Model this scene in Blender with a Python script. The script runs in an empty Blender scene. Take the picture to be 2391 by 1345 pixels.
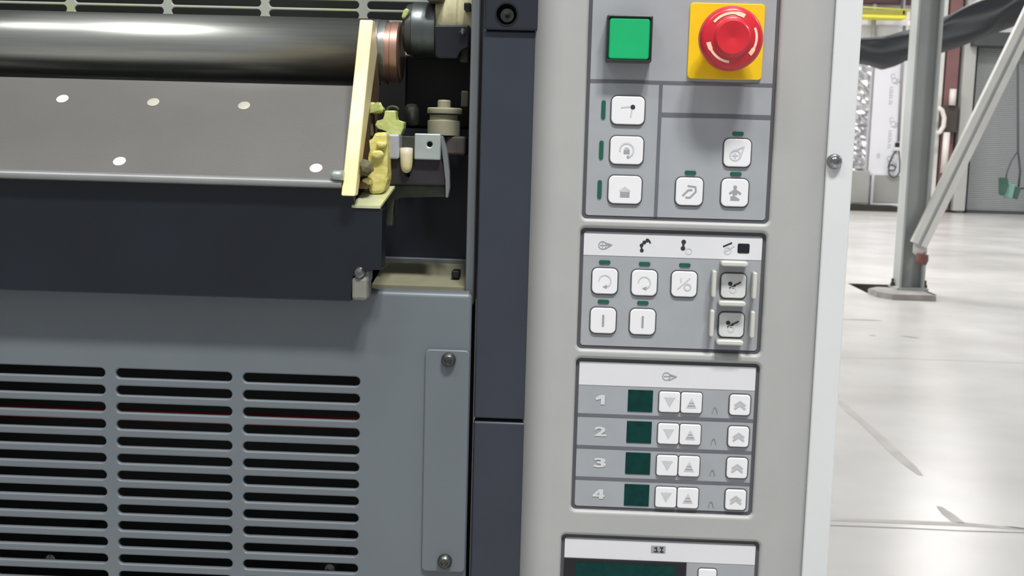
import bpy, bmesh, math, random
from mathutils import Vector, Matrix, Euler
random.seed(7)
SC = bpy.context.scene
COL = SC.collection
PI = math.pi

# ------------------------------------------------------------------ camera
W, H, F = 2391.0, 1345.0, 2750.0
CAM = Vector((0.0, -0.73, 1.30))
YAW, PITCH, ROLL = 0.038, 0.125, 0.0275
ROT = (Matrix.Rotation(YAW, 3, 'Z') @ Matrix.Rotation(PI/2 - PITCH, 3, 'X') @ Matrix.Rotation(ROLL, 3, 'Z'))
cd = bpy.data.cameras.new('camera'); cd.sensor_width = 36.0; cd.lens = 36.0*F/W
cd.clip_start = 0.01; cd.clip_end = 200
cd.dof.use_dof = True; cd.dof.focus_distance = 0.71; cd.dof.aperture_fstop = 36
cam = bpy.data.objects.new('camera', cd); COL.objects.link(cam)
cam.matrix_world = Matrix.Translation(CAM) @ ROT.to_4x4()
SC.camera = cam

# ------------------------------------------------------------------ light of the hall
world = bpy.data.worlds.new('hall_light'); SC.world = world; world.use_nodes = True
bg = world.node_tree.nodes['Background']
bg.inputs[0].default_value = (0.93, 0.97, 1.0, 1); bg.inputs[1].default_value = 0.38
SC.view_settings.view_transform = 'Standard'; SC.view_settings.look = 'None'
SC.view_settings.exposure = -0.17; SC.view_settings.gamma = 1.0
SC.view_settings.use_curve_mapping = False

def area(name, loc, target, sx, sy, power, col=(1, 0.98, 0.95)):
    l = bpy.data.lights.new(name, 'AREA'); l.shape = 'RECTANGLE'; l.size = sx; l.size_y = sy
    l.energy = power; l.color = col
    o = bpy.data.objects.new(name, l); COL.objects.link(o); o.location = loc
    o.rotation_euler = (Vector(target) - Vector(loc)).to_track_quat('-Z', 'Y').to_euler()
    return o
# ceiling luminaires of the hall, hanging face down
area('aisle_lamp', (0.17, -1.21, 3.67), (0.17, -1.21, 0), 0.28, 0.28, 56)
area('aisle_lamp', (0.57, -1.21, 3.67), (0.57, -1.21, 0), 0.28, 0.28, 56)
area('aisle_lamp', (-1.38, -1.21, 3.67), (-1.38, -1.21, 0), 1.2, 0.12, 26)
for lx, ly in ((7.0, 3.0), (7.4, 12.0), (7.0, 20.5), (2.0, 12.0), (2.0, 20.5), (12.0, 8.0), (12.0, 17.0), (-4.0, 8.0), (-4.0, 13.0), (-4.0, 18.0)):  # negative-x row added to brighten the column's left flange
    area('ceiling_lamp', (lx, ly, 6.5), (lx, ly, 0), 1.6, 0.8, 300 if lx > 0 else 520)

# ------------------------------------------------------------------ helpers: projection
def at(px, py, Y):
    d = ROT @ Vector(((px - W/2)/F, -(py - H/2)/F, -1.0))
    return CAM + d*((Y - CAM.y)/d.y)
def at_z(px, py, z=0.0):
    d = ROT @ Vector(((px - W/2)/F, -(py - H/2)/F, -1.0))
    return CAM + d*((z - CAM.z)/d.z)
def mpp(px, py, Y):
    return (at(px + 1, py, Y) - at(px - 1, py, Y)).length/2
def rect4(tl, tr, bl, br, Y):
    a, b, c, d = (at(p[0], p[1], Y) for p in (tl, tr, bl, br))
    x0, x1 = (a.x + c.x)/2, (b.x + d.x)/2
    z1, z0 = (a.z + b.z)/2, (c.z + d.z)/2
    return x0, x1, z0, z1

# ------------------------------------------------------------------ helpers: materials
def lin(c):
    c = c/255.0
    return c/12.92 if c <= 0.04045 else ((c + 0.055)/1.055)**2.4
MATS = {}
def mat(name, rgb, rough=0.5, metal=0.0, var=0.06, scale=40, bump=0.0, bscale=900, coat=0.0, spec=0.5, stretch=None, emit=None, rgb2=None, lo=0.35, hi=0.65):
    if name in MATS: return MATS[name]
    m = bpy.data.materials.new(name); m.use_nodes = True
    nt = m.node_tree; b = nt.nodes['Principled BSDF']
    base = tuple(lin(v) for v in rgb)
    tc = nt.nodes.new('ShaderNodeTexCoord'); mp = nt.nodes.new('ShaderNodeMapping')
    nt.links.new(tc.outputs['Object'], mp.inputs[0])
    if stretch: mp.inputs['Scale'].default_value = stretch
    nz = nt.nodes.new('ShaderNodeTexNoise'); nz.inputs['Scale'].default_value = scale; nz.inputs['Detail'].default_value = 4
    nt.links.new(mp.outputs[0], nz.inputs['Vector'])
    cr = nt.nodes.new('ShaderNodeValToRGB')
    cr.color_ramp.elements[0].position = lo; cr.color_ramp.elements[1].position = hi
    if rgb2:
        b2 = tuple(lin(v) for v in rgb2)
        cr.color_ramp.elements[0].color = (*base, 1); cr.color_ramp.elements[1].color = (*b2, 1)
    else:
        cr.color_ramp.elements[0].color = (*(v*(1 - var) for v in base), 1)
        cr.color_ramp.elements[1].color = (*(min(1, v*(1 + var)) for v in base), 1)
    nt.links.new(nz.outputs['Fac'], cr.inputs[0]); nt.links.new(cr.outputs[0], b.inputs['Base Color'])
    b.inputs['Roughness'].default_value = rough; b.inputs['Metallic'].default_value = metal
    b.inputs['Specular IOR Level'].default_value = spec
    b.inputs['Coat Weight'].default_value = coat
    if bump:
        n2 = nt.nodes.new('ShaderNodeTexNoise'); n2.inputs['Scale'].default_value = bscale
        nt.links.new(mp.outputs[0], n2.inputs['Vector'])
        bp = nt.nodes.new('ShaderNodeBump'); bp.inputs['Strength'].default_value = bump; bp.inputs['Distance'].default_value = 0.002
        nt.links.new(n2.outputs['Fac'], bp.inputs['Height']); nt.links.new(bp.outputs[0], b.inputs['Normal'])
    if emit:
        b.inputs['Emission Color'].default_value = (*(lin(v) for v in emit[0]), 1); b.inputs['Emission Strength'].default_value = emit[1]
    MATS[name] = m
    return m

M_console = mat('console_paint', (174, 175, 174), 0.45, 0, 0.02, 30, 0.05, 1500)
M_white = mat('white_paint', (220, 223, 225), 0.35, 0, 0.015, 20)
M_panel = mat('panel_grey', (163, 167, 172), 0.5, 0, 0.03, 60)
M_line = mat('panel_line', (104, 106, 114), 0.5, 0, 0.04, 80)
M_gasket = mat('panel_gasket', (84, 85, 90), 0.6, 0, 0.04, 80)
M_strip = mat('header_white', (224, 225, 229), 0.4, 0, 0.01, 40)
M_key = mat('key_white', (238, 239, 242), 0.3, 0, 0.01, 60, coat=0.2)
M_bezel = mat('key_bezel', (72, 74, 78), 0.6, 0, 0.03, 60)
M_led = mat('led_green', (32, 92, 74), 0.35, 0, 0.08, 300)
M_lcd = mat('lcd_teal', (6, 56, 53), 0.4, 0, 0.15, 250, spec=0.2)
M_black = mat('black_plastic', (26, 27, 32), 0.35, 0, 0.05, 80)
M_ink_d = mat('print_dark', (48, 49, 54), 0.6, 0, 0.03, 80)
M_ink_m = mat('print_mid', (158, 160, 165), 0.6, 0, 0.03, 80)
M_ink_l = mat('print_light', (202, 204, 208), 0.6, 0, 0.02, 80)
M_digit = mat('print_white', (212, 214, 216), 0.6, 0, 0.02, 80)
M_yel = mat('signal_yellow', (246, 205, 20), 0.45, 0, 0.03, 40)
M_red = mat('signal_red', (206, 36, 50), 0.3, 0, 0.03, 40, coat=0.3)
M_cream = mat('arrow_cream', (250, 214, 186), 0.5, 0, 0.02, 40)
M_green = mat('button_green', (24, 180, 112), 0.35, 0, 0.04, 60)
M_gframe = mat('button_frame', (58, 62, 64), 0.3, 0.2, 0.05, 60)
M_guardw = mat('guard_plastic', (205, 205, 198), 0.3, 0, 0.02, 60, coat=0.2)
M_slate = mat('slate_paint', (52, 57, 68), 0.4, 0, 0.06, 20)
M_slate_d = mat('slate_paint_dark', (36, 40, 50), 0.4, 0, 0.06, 20)
M_steelgrey = mat('blue_grey_paint', (110, 118, 124), 0.42, 0.1, 0.04, 12)
M_frame = mat('frame_steel', (122, 127, 131), 0.5, 0.3, 0.06, 30)
M_screw = mat('screw_steel', (150, 150, 150), 0.25, 1.0, 0.1, 200)
M_screwo = mat('screw_oxide', (104, 106, 104), 0.35, 0.9, 0.15, 300)
M_chrome = mat('chrome', (160, 161, 163), 0.14, 1.0, 0.02, 40)
M_roll = mat('roller_steel', (176, 178, 174), 0.33, 0.92, 0.08, 30, stretch=(0.4, 12, 12))
M_copper = mat('copper_band', (200, 160, 144), 0.36, 0.85, 0.06, 60)
M_blade = mat('blade_grey', (117, 116, 114), 0.45, 0.45, 0.05, 14, bump=0.04, bscale=600)
M_lip = mat('blade_lip', (160, 163, 163), 0.35, 0.5, 0.05, 40)
M_rivet = mat('rivet_white', (224, 224, 218), 0.4, 0.1, 0.05, 60)
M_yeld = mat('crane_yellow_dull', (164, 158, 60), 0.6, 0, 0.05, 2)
M_tray = mat('tray_dark', (22, 27, 36), 0.38, 0.0, 0.12, 18, bump=0.03, bscale=300)
M_brass = mat('cheek_brass', (242, 220, 158), 0.45, 0.0, 0.1, 30, rgb2=(250, 236, 196))
M_brassd = mat('cheek_brown', (112, 92, 66), 0.6, 0.1, 0.15, 60)
M_ink = mat('dried_yellow_ink', (206, 198, 108), 0.5, 0, 0.1, 90, bump=0.5, bscale=180, rgb2=(222, 212, 136))
M_inkg = mat('dried_green_ink', (178, 190, 112), 0.5, 0, 0.1, 90, bump=0.4, bscale=180, rgb2=(200, 206, 136))
M_olive = mat('olive_stained', (98, 94, 62), 0.6, 0.1, 0.2, 120)
M_olive_d = mat('olive_dark', (70, 74, 62), 0.55, 0.2, 0.2, 120)
M_ledge = mat('ledge_pale', (186, 192, 156), 0.5, 0.1, 0.08, 60, rgb2=(204, 204, 150))
M_block = mat('bright_steel', (176, 186, 182), 0.4, 0.4, 0.06, 60)
M_blockb = mat('bright_steel_blue', (186, 189, 200), 0.35, 0.4, 0.06, 60)
M_fork = mat('fork_dark', (50, 46, 52), 0.5, 0.3, 0.15, 60)
M_beige = mat('beige_fitting', (150, 148, 126), 0.6, 0, 0.08, 80)
M_pad = mat('pad_beige', (134, 132, 110), 0.6, 0, 0.08, 60)
M_dark = mat('interior_dark', (24, 28, 31), 0.6, 0, 0.25, 30)  # shade inside the press partly put into this colour
M_darkg = mat('interior_green', (12, 17, 13), 0.6, 0, 0.25, 30)  # near-black green, shade of the bay put into the colour
M_motor = mat('motor_dark', (104, 110, 110), 0.4, 0.85, 0.15, 60)
M_motorb = mat('motor_block', (32, 35, 43), 0.4, 0.2, 0.1, 60)
M_cloth = mat('cream_cover', (206, 200, 160), 0.7, 0, 0.12, 80, bump=0.3, bscale=140)
M_grille = mat('grille_paint', (182, 188, 178), 0.45, 0.1, 0.1, 20, rgb2=(186, 196, 140), lo=0.5, hi=0.62)
M_redr = mat('red_rail', (176, 32, 44), 0.5, 0, 0.1, 60)
M_finger = mat('finger_pink', (196, 186, 176), 0.5, 0, 0.1, 60, rgb2=(208, 198, 132))
# hall
M_floor = mat('polished_concrete', (176, 173, 170), 0.27, 0, 0.05, 0.9, rgb2=(204, 202, 200), lo=0.3, hi=0.7, spec=0.6)
M_conc = mat('rough_concrete', (150, 147, 143), 0.8, 0, 0.12, 8, bump=0.3, bscale=30)
M_pit = mat('pit_dark', (84, 78, 74), 0.8, 0, 0.2, 8)
M_wall = mat('hall_wall', (236, 234, 236), 0.8, 0, 0.04, 0.8)
M_colm = mat('column_grey', (167, 171, 169), 0.6, 0, 0.08, 2)
M_brace = mat('brace_light', (208, 208, 203), 0.55, 0, 0.06, 3)
M_rust = mat('rust_red', (118, 78, 72), 0.8, 0, 0.2, 12)
M_redcol = mat('red_oxide_column', (124, 88, 89), 0.7, 0, 0.12, 1.5)
M_maroon = mat('maroon_beam', (84, 56, 60), 0.7, 0, 0.1, 2)
M_yellow = mat('crane_yellow', (226, 220, 70), 0.5, 0, 0.05, 2)
M_door = mat('door_slat', (168, 172, 172), 0.6, 0.1, 0.05, 2)
M_doorline = mat('door_groove', (70, 74, 74), 0.7, 0, 0.05, 2)
M_jamb = mat('jamb_grey', (172, 173, 168), 0.7, 0, 0.05, 1)
M_tarp = mat('black_tarpaulin', (25, 28, 32), 0.5, 0, 0.15, 1.5, bump=0.3, bscale=3)
M_foil = mat('crinkled_foil', (200, 200, 202), 0.25, 0.75, 0.1, 3, bump=0.5, bscale=5)
M_board = mat('white_board', (218, 218, 224), 0.6, 0, 0.02, 1)
M_greyp = mat('grey_sheet', (152, 152, 148), 0.5, 0, 0.08, 1.2)
M_base = mat('black_base', (48, 43, 40), 0.8, 0, 0.1, 4)
M_conduit = mat('conduit_grey', (150, 150, 156), 0.5, 0.3, 0.05, 4)
M_cable = mat('cable_dark', (70, 72, 80), 0.6, 0, 0.05, 4)
M_teal = mat('teal_green', (118, 160, 146), 0.5, 0, 0.12, 3)
M_teald = mat('teal_green_dark', (56, 88, 76), 0.5, 0, 0.12, 3)
M_plast = mat('white_plastic', (220, 214, 208), 0.5, 0, 0.04, 4)
M_brown = mat('brown_dark', (66, 58, 54), 0.7, 0, 0.1, 4)
M_stain = mat('floor_stain', (168, 164, 160), 0.45, 0, 0.1, 6)
M_crack = mat('floor_joint', (106, 103, 100), 0.7, 0, 0.1, 6)

# ------------------------------------------------------------------ helpers: objects
def tag(o, label=None, cat=None, group=None, kind=None):
    if label: o['label'] = label
    if cat: o['category'] = cat
    if group: o['group'] = group
    if kind: o['kind'] = kind
    return o
def thing(name, label, cat, loc=(0, 0, 0), group=None):
    o = bpy.data.objects.new(name, None); COL.objects.link(o); o.location = loc
    o.empty_display_size = 0.02
    return tag(o, label, cat, group)
def link(name, me, m, parent=None, label=None):
    me.materials.append(m)
    o = bpy.data.objects.new(name, me); COL.objects.link(o)
    if parent is not None:
        o.parent = parent
        wl = Vector(parent.location)
        if parent.parent is not None: wl = wl + Vector(parent.parent.location)
        o.location = -wl            # mesh is in world coordinates
    if label: o['label'] = label
    return o
def from_bm(name, bm, m, parent=None, label=None, smooth=None):
    bmesh.ops.recalc_face_normals(bm, faces=bm.faces)
    if smooth is not None:
        for f in bm.faces: f.smooth = smooth
    me = bpy.data.meshes.new(name); bm.to_mesh(me); bm.free()
    return link(name, me, m, parent, label)
def add_box(bm, x0, x1, y0, y1, z0, z1):
    v = [bm.verts.new((x, y, z)) for x in (x0, x1) for y in (y0, y1) for z in (z0, z1)]
    for q in ((0, 1, 3, 2), (4, 6, 7, 5), (0, 4, 5, 1), (2, 3, 7, 6), (0, 2, 6, 4), (1, 5, 7, 3)):
        bm.faces.new([v[i] for i in q])
def box(name, x0, x1, y0, y1, z0, z1, m, parent=None, bev=0.0, label=None, seg=2):
    bm = bmesh.new(); add_box(bm, min(x0, x1), max(x0, x1), min(y0, y1), max(y0, y1), min(z0, z1), max(z0, z1))
    if bev: bmesh.ops.bevel(bm, geom=list(bm.edges), offset=bev, segments=seg, affect='EDGES', profile=0.5)
    return from_bm(name, bm, m, parent, label)
def pbox(name, a, b, Y0, Y1, m, parent=None, bev=0.0, label=None):
    """box whose front face (at depth Y0) spans the picture rectangle a..b"""
    p = at(a[0], a[1], Y0); q = at(b[0], b[1], Y0)
    c = at((a[0] + b[0])/2, (a[1] + b[1])/2, Y0)
    w = abs(b[0] - a[0])*mpp(a[0], a[1], Y0)/2; h = abs(b[1] - a[1])*mpp(a[0], a[1], Y0)/2
    return box(name, c.x - w, c.x + w, Y0, Y1, c.z - h, c.z + h, m, parent, bev, label)
def rr(cx, cz, w, h, r, n=5):
    r = max(1e-5, min(r, w/2 - 1e-6, h/2 - 1e-6)); pts = []
    for sx, sz, a0 in ((1, 1, 0), (-1, 1, PI/2), (-1, -1, PI), (1, -1, 1.5*PI)):
        for k in range(n + 1):
            a = a0 + PI/2*k/n
            pts.append((cx + sx*(w/2 - r) + r*math.cos(a), cz + sz*(h/2 - r) + r*math.sin(a)))
    return pts
def plate(name, outer, holes, yf, th, m, parent=None, bev=0.0005, obev=None, seg=2, n=5, label=None, extra=None, hbev=None):
    """flat sheet facing -Y with rounded holes; shapes are (cx, cz, w, h, r)"""
    bm = bmesh.new(); front = []; back = []
    obev = bev if obev is None else obev
    for s, sign, bv in [(outer, -1, obev)] + [(h, 1, bev if hbev is None else hbev) for h in holes]:
        rings = []
        sg = seg if bv > 0 else 0
        for k in range(sg + 1):
            a = (k/sg*PI/2) if sg else PI/2
            ins = bv*(1 - math.sin(a)); dy = bv*(1 - math.cos(a))
            pts = rr(s[0], s[1], s[2] + 2*sign*ins, s[3] + 2*sign*ins, max(1e-4, s[4] + sign*ins), n)
            rings.append([bm.verts.new((x, yf + dy, z)) for x, z in pts])
        pts = rr(*s, n); rings.append([bm.verts.new((x, yf + th, z)) for x, z in pts])
        for ra, rb in zip(rings, rings[1:]):
            L = len(ra)
            for i in range(L):
                f = bm.faces.new((ra[i], ra[(i+1) % L], rb[(i+1) % L], rb[i])); f.smooth = True
        for ring, lst in ((rings[0], front), (rings[-1], back)):
            for i in range(len(ring)):
                lst.append(bm.edges.get((ring[i], ring[(i+1) % len(ring)])))
    for lst, ny in ((front, -1), (back, 1)):
        r = bmesh.ops.triangle_fill(bm, use_beauty=True, use_dissolve=False, edges=lst)
        for g in r['geom']:
            if isinstance(g, bmesh.types.BMFace): g.smooth = False
    if extra: extra(bm)
    return from_bm(name, bm, m, parent, label)
def key(name, cx, cz, w, h, r, yf, th, m, parent, bev=0.0007, label=None):
    return plate(name, (cx, cz, w, h, r), [], yf, th, m, parent, bev, seg=3, label=label)
def prism(name, pts, y0, y1, m, parent=None, bev=0.0, label=None, axis='y', smooth=None):
    """polygon extruded: axis y -> pts are (x,z); axis x -> pts are (y,z)"""
    bm = bmesh.new()
    P = (lambda u, v, t: (u, t, v)) if axis == 'y' else (lambda u, v, t: (t, u, v))
    a = [bm.verts.new(P(u, v, y0)) for u, v in pts]; b = [bm.verts.new(P(u, v, y1)) for u, v in pts]
    L = len(pts)
    for i in range(L): bm.faces.new((a[i], a[(i+1) % L], b[(i+1) % L], b[i]))
    bm.faces.new(a); bm.faces.new(b)
    if bev: bmesh.ops.bevel(bm, geom=list(bm.edges), offset=bev, segments=2, affect='EDGES', profile=0.5)
    return from_bm(name, bm, m, parent, label, smooth)
def pprism(name, pix, Y0, Y1, m, parent=None, bev=0.0, label=None):
    return prism(name, [(p.x, p.z) for p in (at(u, v, Y0) for u, v in pix)], Y0, Y1, m, parent, bev, label)
def lathe(name, prof, c, axis, m, parent=None, n=40, label=None, smooth=True):
    """prof: list of (radius, height along axis)"""
    bm = bmesh.new(); ax = Vector(axis).normalized()
    u = ax.orthogonal().normalized(); v = ax.cross(u); c = Vector(c); rings = []
    for r, h in prof:
        rings.append([bm.verts.new(c + ax*h + (u*math.cos(2*PI*i/n) + v*math.sin(2*PI*i/n))*max(r, 1e-5)) for i in range(n)])
    for k, (a, b) in enumerate(zip(rings, rings[1:])):
        for i in range(n):
            f = bm.faces.new((a[i], a[(i+1) % n], b[(i+1) % n], b[i])); f.smooth = smooth
    bm.faces.new(rings[0]); bm.faces.new(rings[-1])
    # sharp creases where the profile turns strongly
    me_o = None
    for k in range(1, len(prof) - 1):
        d0 = Vector((prof[k][0] - prof[k-1][0], prof[k][1] - prof[k-1][1])); d1 = Vector((prof[k+1][0] - prof[k][0], prof[k+1][1] - prof[k][1]))
        if d0.length > 0 and d1.length > 0 and d0.angle(d1) > 0.6:
            for i in range(n):
                e = bm.edges.get((rings[k][i], rings[k][(i+1) % n])); e.smooth = False
    return from_bm(name, bm, m, parent, label)
def tube(name, pts, r, m, parent=None, n=10, label=None, closed=False):
    bm = bmesh.new(); pts = [Vector(p) for p in pts]; rings = []
    for i, p in enumerate(pts):
        t = (pts[min(i+1, len(pts)-1)] - pts[max(i-1, 0)]).normalized()
        u = t.cross(Vector((0.13, 0.9, 0.41))).normalized(); v = t.cross(u)
        rad = r[i] if isinstance(r, (list, tuple)) else r
        rings.append([bm.verts.new(p + (u*math.cos(2*PI*k/n) + v*math.sin(2*PI*k/n))*rad) for k in range(n)])
    for a, b in zip(rings, rings[1:]):
        for k in range(n): bm.faces.new((a[k], a[(k+1) % n], b[(k+1) % n], b[k])).smooth = True
    bm.faces.new(rings[0]); bm.faces.new(rings[-1])
    return from_bm(name, bm, m, parent, label)
def arc(cx, cy, r, a0, a1, n=18):
    return [(cx + r*math.cos(math.radians(a0 + (a1 - a0)*k/n)), cy + r*math.sin(math.radians(a0 + (a1 - a0)*k/n))) for k in range(n + 1)]
def disc(cx, cy, r, n=16): return [(cx + r*math.cos(2*PI*k/n), cy + r*math.sin(2*PI*k/n)) for k in range(n)]
def ink(name, c, yf, k, strokes, polys, m, parent):
    """flat print: strokes [(points, width)], polygons; picture-like units, y down, k metres per unit; c = (x, z)"""
    bm = bmesh.new()
    lay = [0]
    T = lambda p: bm.verts.new((c[0] + p[0]*k, yf - lay[0]*6e-6, c[1] - p[1]*k))
    for pts, w in strokes:
        for a, b in zip(pts, pts[1:]):
            lay[0] += 1
            dx, dy = b[0] - a[0], b[1] - a[1]; L = math.hypot(dx, dy) or 1; nx, ny = -dy/L*w/2, dx/L*w/2
            ex, ey = dx/L*w*0.2, dy/L*w*0.2
            bm.faces.new([T((a[0] - ex + nx, a[1] - ey + ny)), T((b[0] + ex + nx, b[1] + ey + ny)), T((b[0] + ex - nx, b[1] + ey - ny)), T((a[0] - ex - nx, a[1] - ey - ny))])
    for p in polys:
        lay[0] += 1; bm.faces.new([T(q) for q in p])
    for f in bm.faces:
        f.normal_update()
        if f.normal.y > 0: f.normal_flip()
    me = bpy.data.meshes.new(name); bm.to_mesh(me); bm.free()
    return link(name, me, m, parent)
def text_mesh(name, body, c, yf, w, h, m, parent, bold=0.03):
    cu = bpy.data.curves.new('glyph', 'FONT'); cu.body = body; cu.size = 1.0; cu.offset = bold
    o = bpy.data.objects.new('glyph', cu); COL.objects.link(o)
    dg = bpy.context.evaluated_depsgraph_get()
    me = bpy.data.meshes.new_from_object(o.evaluated_get(dg)); bpy.data.objects.remove(o); bpy.data.curves.remove(cu)
    xs = [v.co.x for v in me.vertices]; ys = [v.co.y for v in me.vertices]
    x0, x1, y0, y1 = min(xs), max(xs), min(ys), max(ys)
    for v in me.vertices:
        u = (v.co.x - (x0 + x1)/2)/(x1 - x0)*w; t = (v.co.y - (y0 + y1)/2)/(y1 - y0)*h
        v.co = (c[0] + u, yf, c[1] + t)
    me.materials.clear(); me.name = name
    return link(name, me, m, parent)

# =================================================================== THE HALL
WALL_Y = 25.5
colp = at_z(2127, 690)               # foot of the near steel column
CX, CY = colp.x, colp.y
floor = None
def build_floor():
    # one slab with a rectangular pocket broken out behind the column foot
    a = at_z(2024, 684); b = at_z(2176, 668)
    xs = [-18, a.x, at_z(2176, 684).x, 24]; ys = [-9, a.y, b.y, 40]
    bm = bmesh.new()
    for i in range(3):
        for j in range(3):
            if i == 1 and j == 1: continue
            bm.faces.new([bm.verts.new((x, y, 0)) for x, y in ((xs[i], ys[j]), (xs[i+1], ys[j]), (xs[i+1], ys[j+1]), (xs[i], ys[j+1]))])
    bmesh.ops.remove_doubles(bm, verts=bm.verts, dist=1e-5)
    f = from_bm('floor', bm, M_floor); tag(f, 'pale polished concrete floor of the hall', kind='structure')
    bm = bmesh.new(); d = -0.10
    P = [(xs[1], ys[1]), (xs[2], ys[1]), (xs[2], ys[2]), (xs[1], ys[2])]
    lo = [bm.verts.new((x, y, d)) for x, y in P]; hi = [bm.verts.new((x, y, 0)) for x, y in P]
    bm.faces.new(lo)
    for i in range(4): bm.faces.new((lo[i], lo[(i+1) % 4], hi[(i+1) % 4], hi[i]))
    from_bm('floor_pocket', bm, M_pit, f)
    return f
floor = build_floor()
def floor_strip(name, pix, wpx, m, z=0.0008):
    pts = [at_z(u, v) for u, v in pix]; bm = bmesh.new(); L = []; R = []
    for i, p in enumerate(pts):
        t = (pts[min(i+1, len(pts)-1)] - pts[max(i-1, 0)]); n = Vector((-t.y, t.x, 0)).normalized()
        w = wpx[i] if isinstance(wpx, (list, tuple)) else wpx
        L.append(bm.verts.new((p + n*w/2) + Vector((0, 0, z)))); R.append(bm.verts.new((p - n*w/2) + Vector((0, 0, z))))
    for i in range(len(pts) - 1): bm.faces.new((L[i], L[i+1], R[i+1], R[i]))
    return from_bm(name, bm, m, floor)
floor_strip('tape_residue', [(1950, 925), (1985, 962), (2010, 982), (2050, 1018), (2090, 1056), (2125, 1088), (2150, 1110)], [0.02, 0.045, 0.04, 0.045, 0.05, 0.045, 0.02], M_stain)
floor_strip('tape_residue', [(2192, 1183), (2215, 1202), (2240, 1222)], [0.02, 0.045, 0.04], M_stain)
floor_strip('tape_residue', [(1938, 1213), (2040, 1216), (2130, 1220), (2260, 1225), (2391, 1236)], [0.03, 0.035, 0.04, 0.04, 0.02], M_stain)
floor_strip('saw_joint', [(1935, 1227), (2100, 1233), (2250, 1240), (2420, 1245)], 0.006, M_crack)
floor_strip('crack', [(2325, 1229), (2360, 1231), (2400, 1236)], [0.004, 0.014, 0.01], M_crack)
floor_strip('crack', [(1968, 746), (2010, 747), (2040, 748), (2058, 749)], [0.01, 0.03, 0.03, 0.01], M_crack)
floor_strip('crack', [(2030, 783), (2045, 784)], 0.02, M_crack)
floor_strip('crack', [(2105, 785), (2125, 787), (2147, 790)], [0.008, 0.025, 0.01], M_crack)
floor_strip('saw_joint', [(1960, 835), (2120, 838), (2391, 848)], 0.006, M_stain)

bm = bmesh.new(); add_box(bm, -18, 24, WALL_Y, WALL_Y + 0.3, 0, 9)
wall = tag(from_bm('wall_back', bm, M_wall), 'pale far wall of the hall', kind='structure')

# --- near steel column (H section) on a concrete pad
t = thing('steel_column', 'grey H-section steel column on a concrete pad, at the foot of the diagonal brace', 'column', (CX, CY, 0))
k = (690 - 365)/F; mp_ = CY/F*1.0
cw, cdp, tf = 0.225, 0.22, 0.018
x0 = at_z(2098, 690).x; x0 = CX - 0.11
padh = 0.05
for nm, xa, xb, ya, yb in (('flange', x0, x0 + tf, CY, CY + cdp), ('flange', x0 + cw - tf, x0 + cw, CY, CY + cdp), ('web', x0 + tf, x0 + cw - tf, CY + cdp*0.55, CY + cdp*0.55 + 0.012)):
    box(nm, xa, xb, ya, yb, padh, 7.0, M_colm, t)
box('base_plate', x0 - 0.03, x0 + cw + 0.03, CY - 0.03, CY + cdp + 0.03, padh - 0.001, padh + 0.018, M_colm, t)
pad = [at_z(2085, 702), at_z(2184, 702)]
px0, px1, py0 = at_z(2088, 702).x, at_z(2182, 702).x, at_z(2130, 702).y
prism('concrete_pad', [(px0, py0), (px1, py0), (px1 - 0.02, py0 + 0.55), (px0 + 0.0, py0 + 0.6), (px0 - 0.13, py0 + 0.38), (px0 - 0.11, py0 + 0.14)], 0, padh, M_conc, t, 0.008) if False else None
bm = bmesh.new()
ring = [(px0, py0), (px1, py0), (px1 - 0.02, py0 + 0.5), (px0 + 0.0, py0 + 0.55), (px0 - 0.12, py0 + 0.4), (px0 - 0.10, py0 + 0.16)]
a = [bm.verts.new((x, y, -0.02)) for x, y in ring]; b = [bm.verts.new((x, y, padh)) for x, y in ring]
for i in range(6): bm.faces.new((a[i], a[(i+1) % 6], b[(i+1) % 6], b[i]))
bm.faces.new(a); bm.faces.new(b)
bmesh.ops.bevel(bm, geom=list(bm.edges), offset=0.008, segments=2, affect='EDGES')
from_bm('concrete_pad', bm, M_conc, t)
lathe('anchor_bolt', [(0.02, 0), (0.02, 0.03), (0.012, 0.03), (0.012, 0.07)], (x0 + cw + 0.02, CY + 0.05, padh + 0.015), (0, 0, 1), M_brown, t, 12)
lathe('anchor_bolt', [(0.02, 0), (0.02, 0.03), (0.012, 0.03), (0.012, 0.07)], (x0 - 0.02, CY + 0.15, padh + 0.015), (0, 0, 1), M_brown, t, 12)

# --- diagonal brace: two angles with a slot between them
BY = CY - 0.075
A = at(2146, 572, BY); B = at(2420, 10, BY)
t = thing('diagonal_brace', 'pale double-angle diagonal brace rising right from the column foot', 'brace', A)
dirv = (B - A).normalized(); nrm = Vector((-dirv.z, 0, dirv.x))
wpx = 15.5*CY/F
for s in (-1, 1):
    o_ = nrm*s*(wpx*0.5 + 0.016)
    bm = bmesh.new(); vs = []
    for P in (A, A + dirv*4.2):
        for q in (o_ - nrm*wpx/2, o_ + nrm*wpx/2):
            for dy in (-0.012, 0.0): vs.append(bm.verts.new(P + q + Vector((0, dy, 0))))
    for q in ((0, 1, 3, 2), (4, 6, 7, 5), (0, 4, 5, 1), (2, 3, 7, 6), (0, 2, 6, 4), (1, 5, 7, 3)): bm.faces.new([vs[i] for i in q])
    # outstanding leg of the angle
    vs = []
    for P in (A, A + dirv*4.2):
        for q in (o_ + nrm*s*(wpx/2), o_ + nrm*s*(wpx/2 - 0.008)):
            for dy in (0.0, 0.06): vs.append(bm.verts.new(P + q + Vector((0, dy, 0))))
    for q in ((0, 1, 3, 2), (4, 6, 7, 5), (0, 4, 5, 1), (2, 3, 7, 6), (0, 2, 6, 4), (1, 5, 7, 3)): bm.faces.new([vs[i] for i in q])
    from_bm('angle_bar', bm, M_brace, t)
bm = bmesh.new(); vs = []
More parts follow.
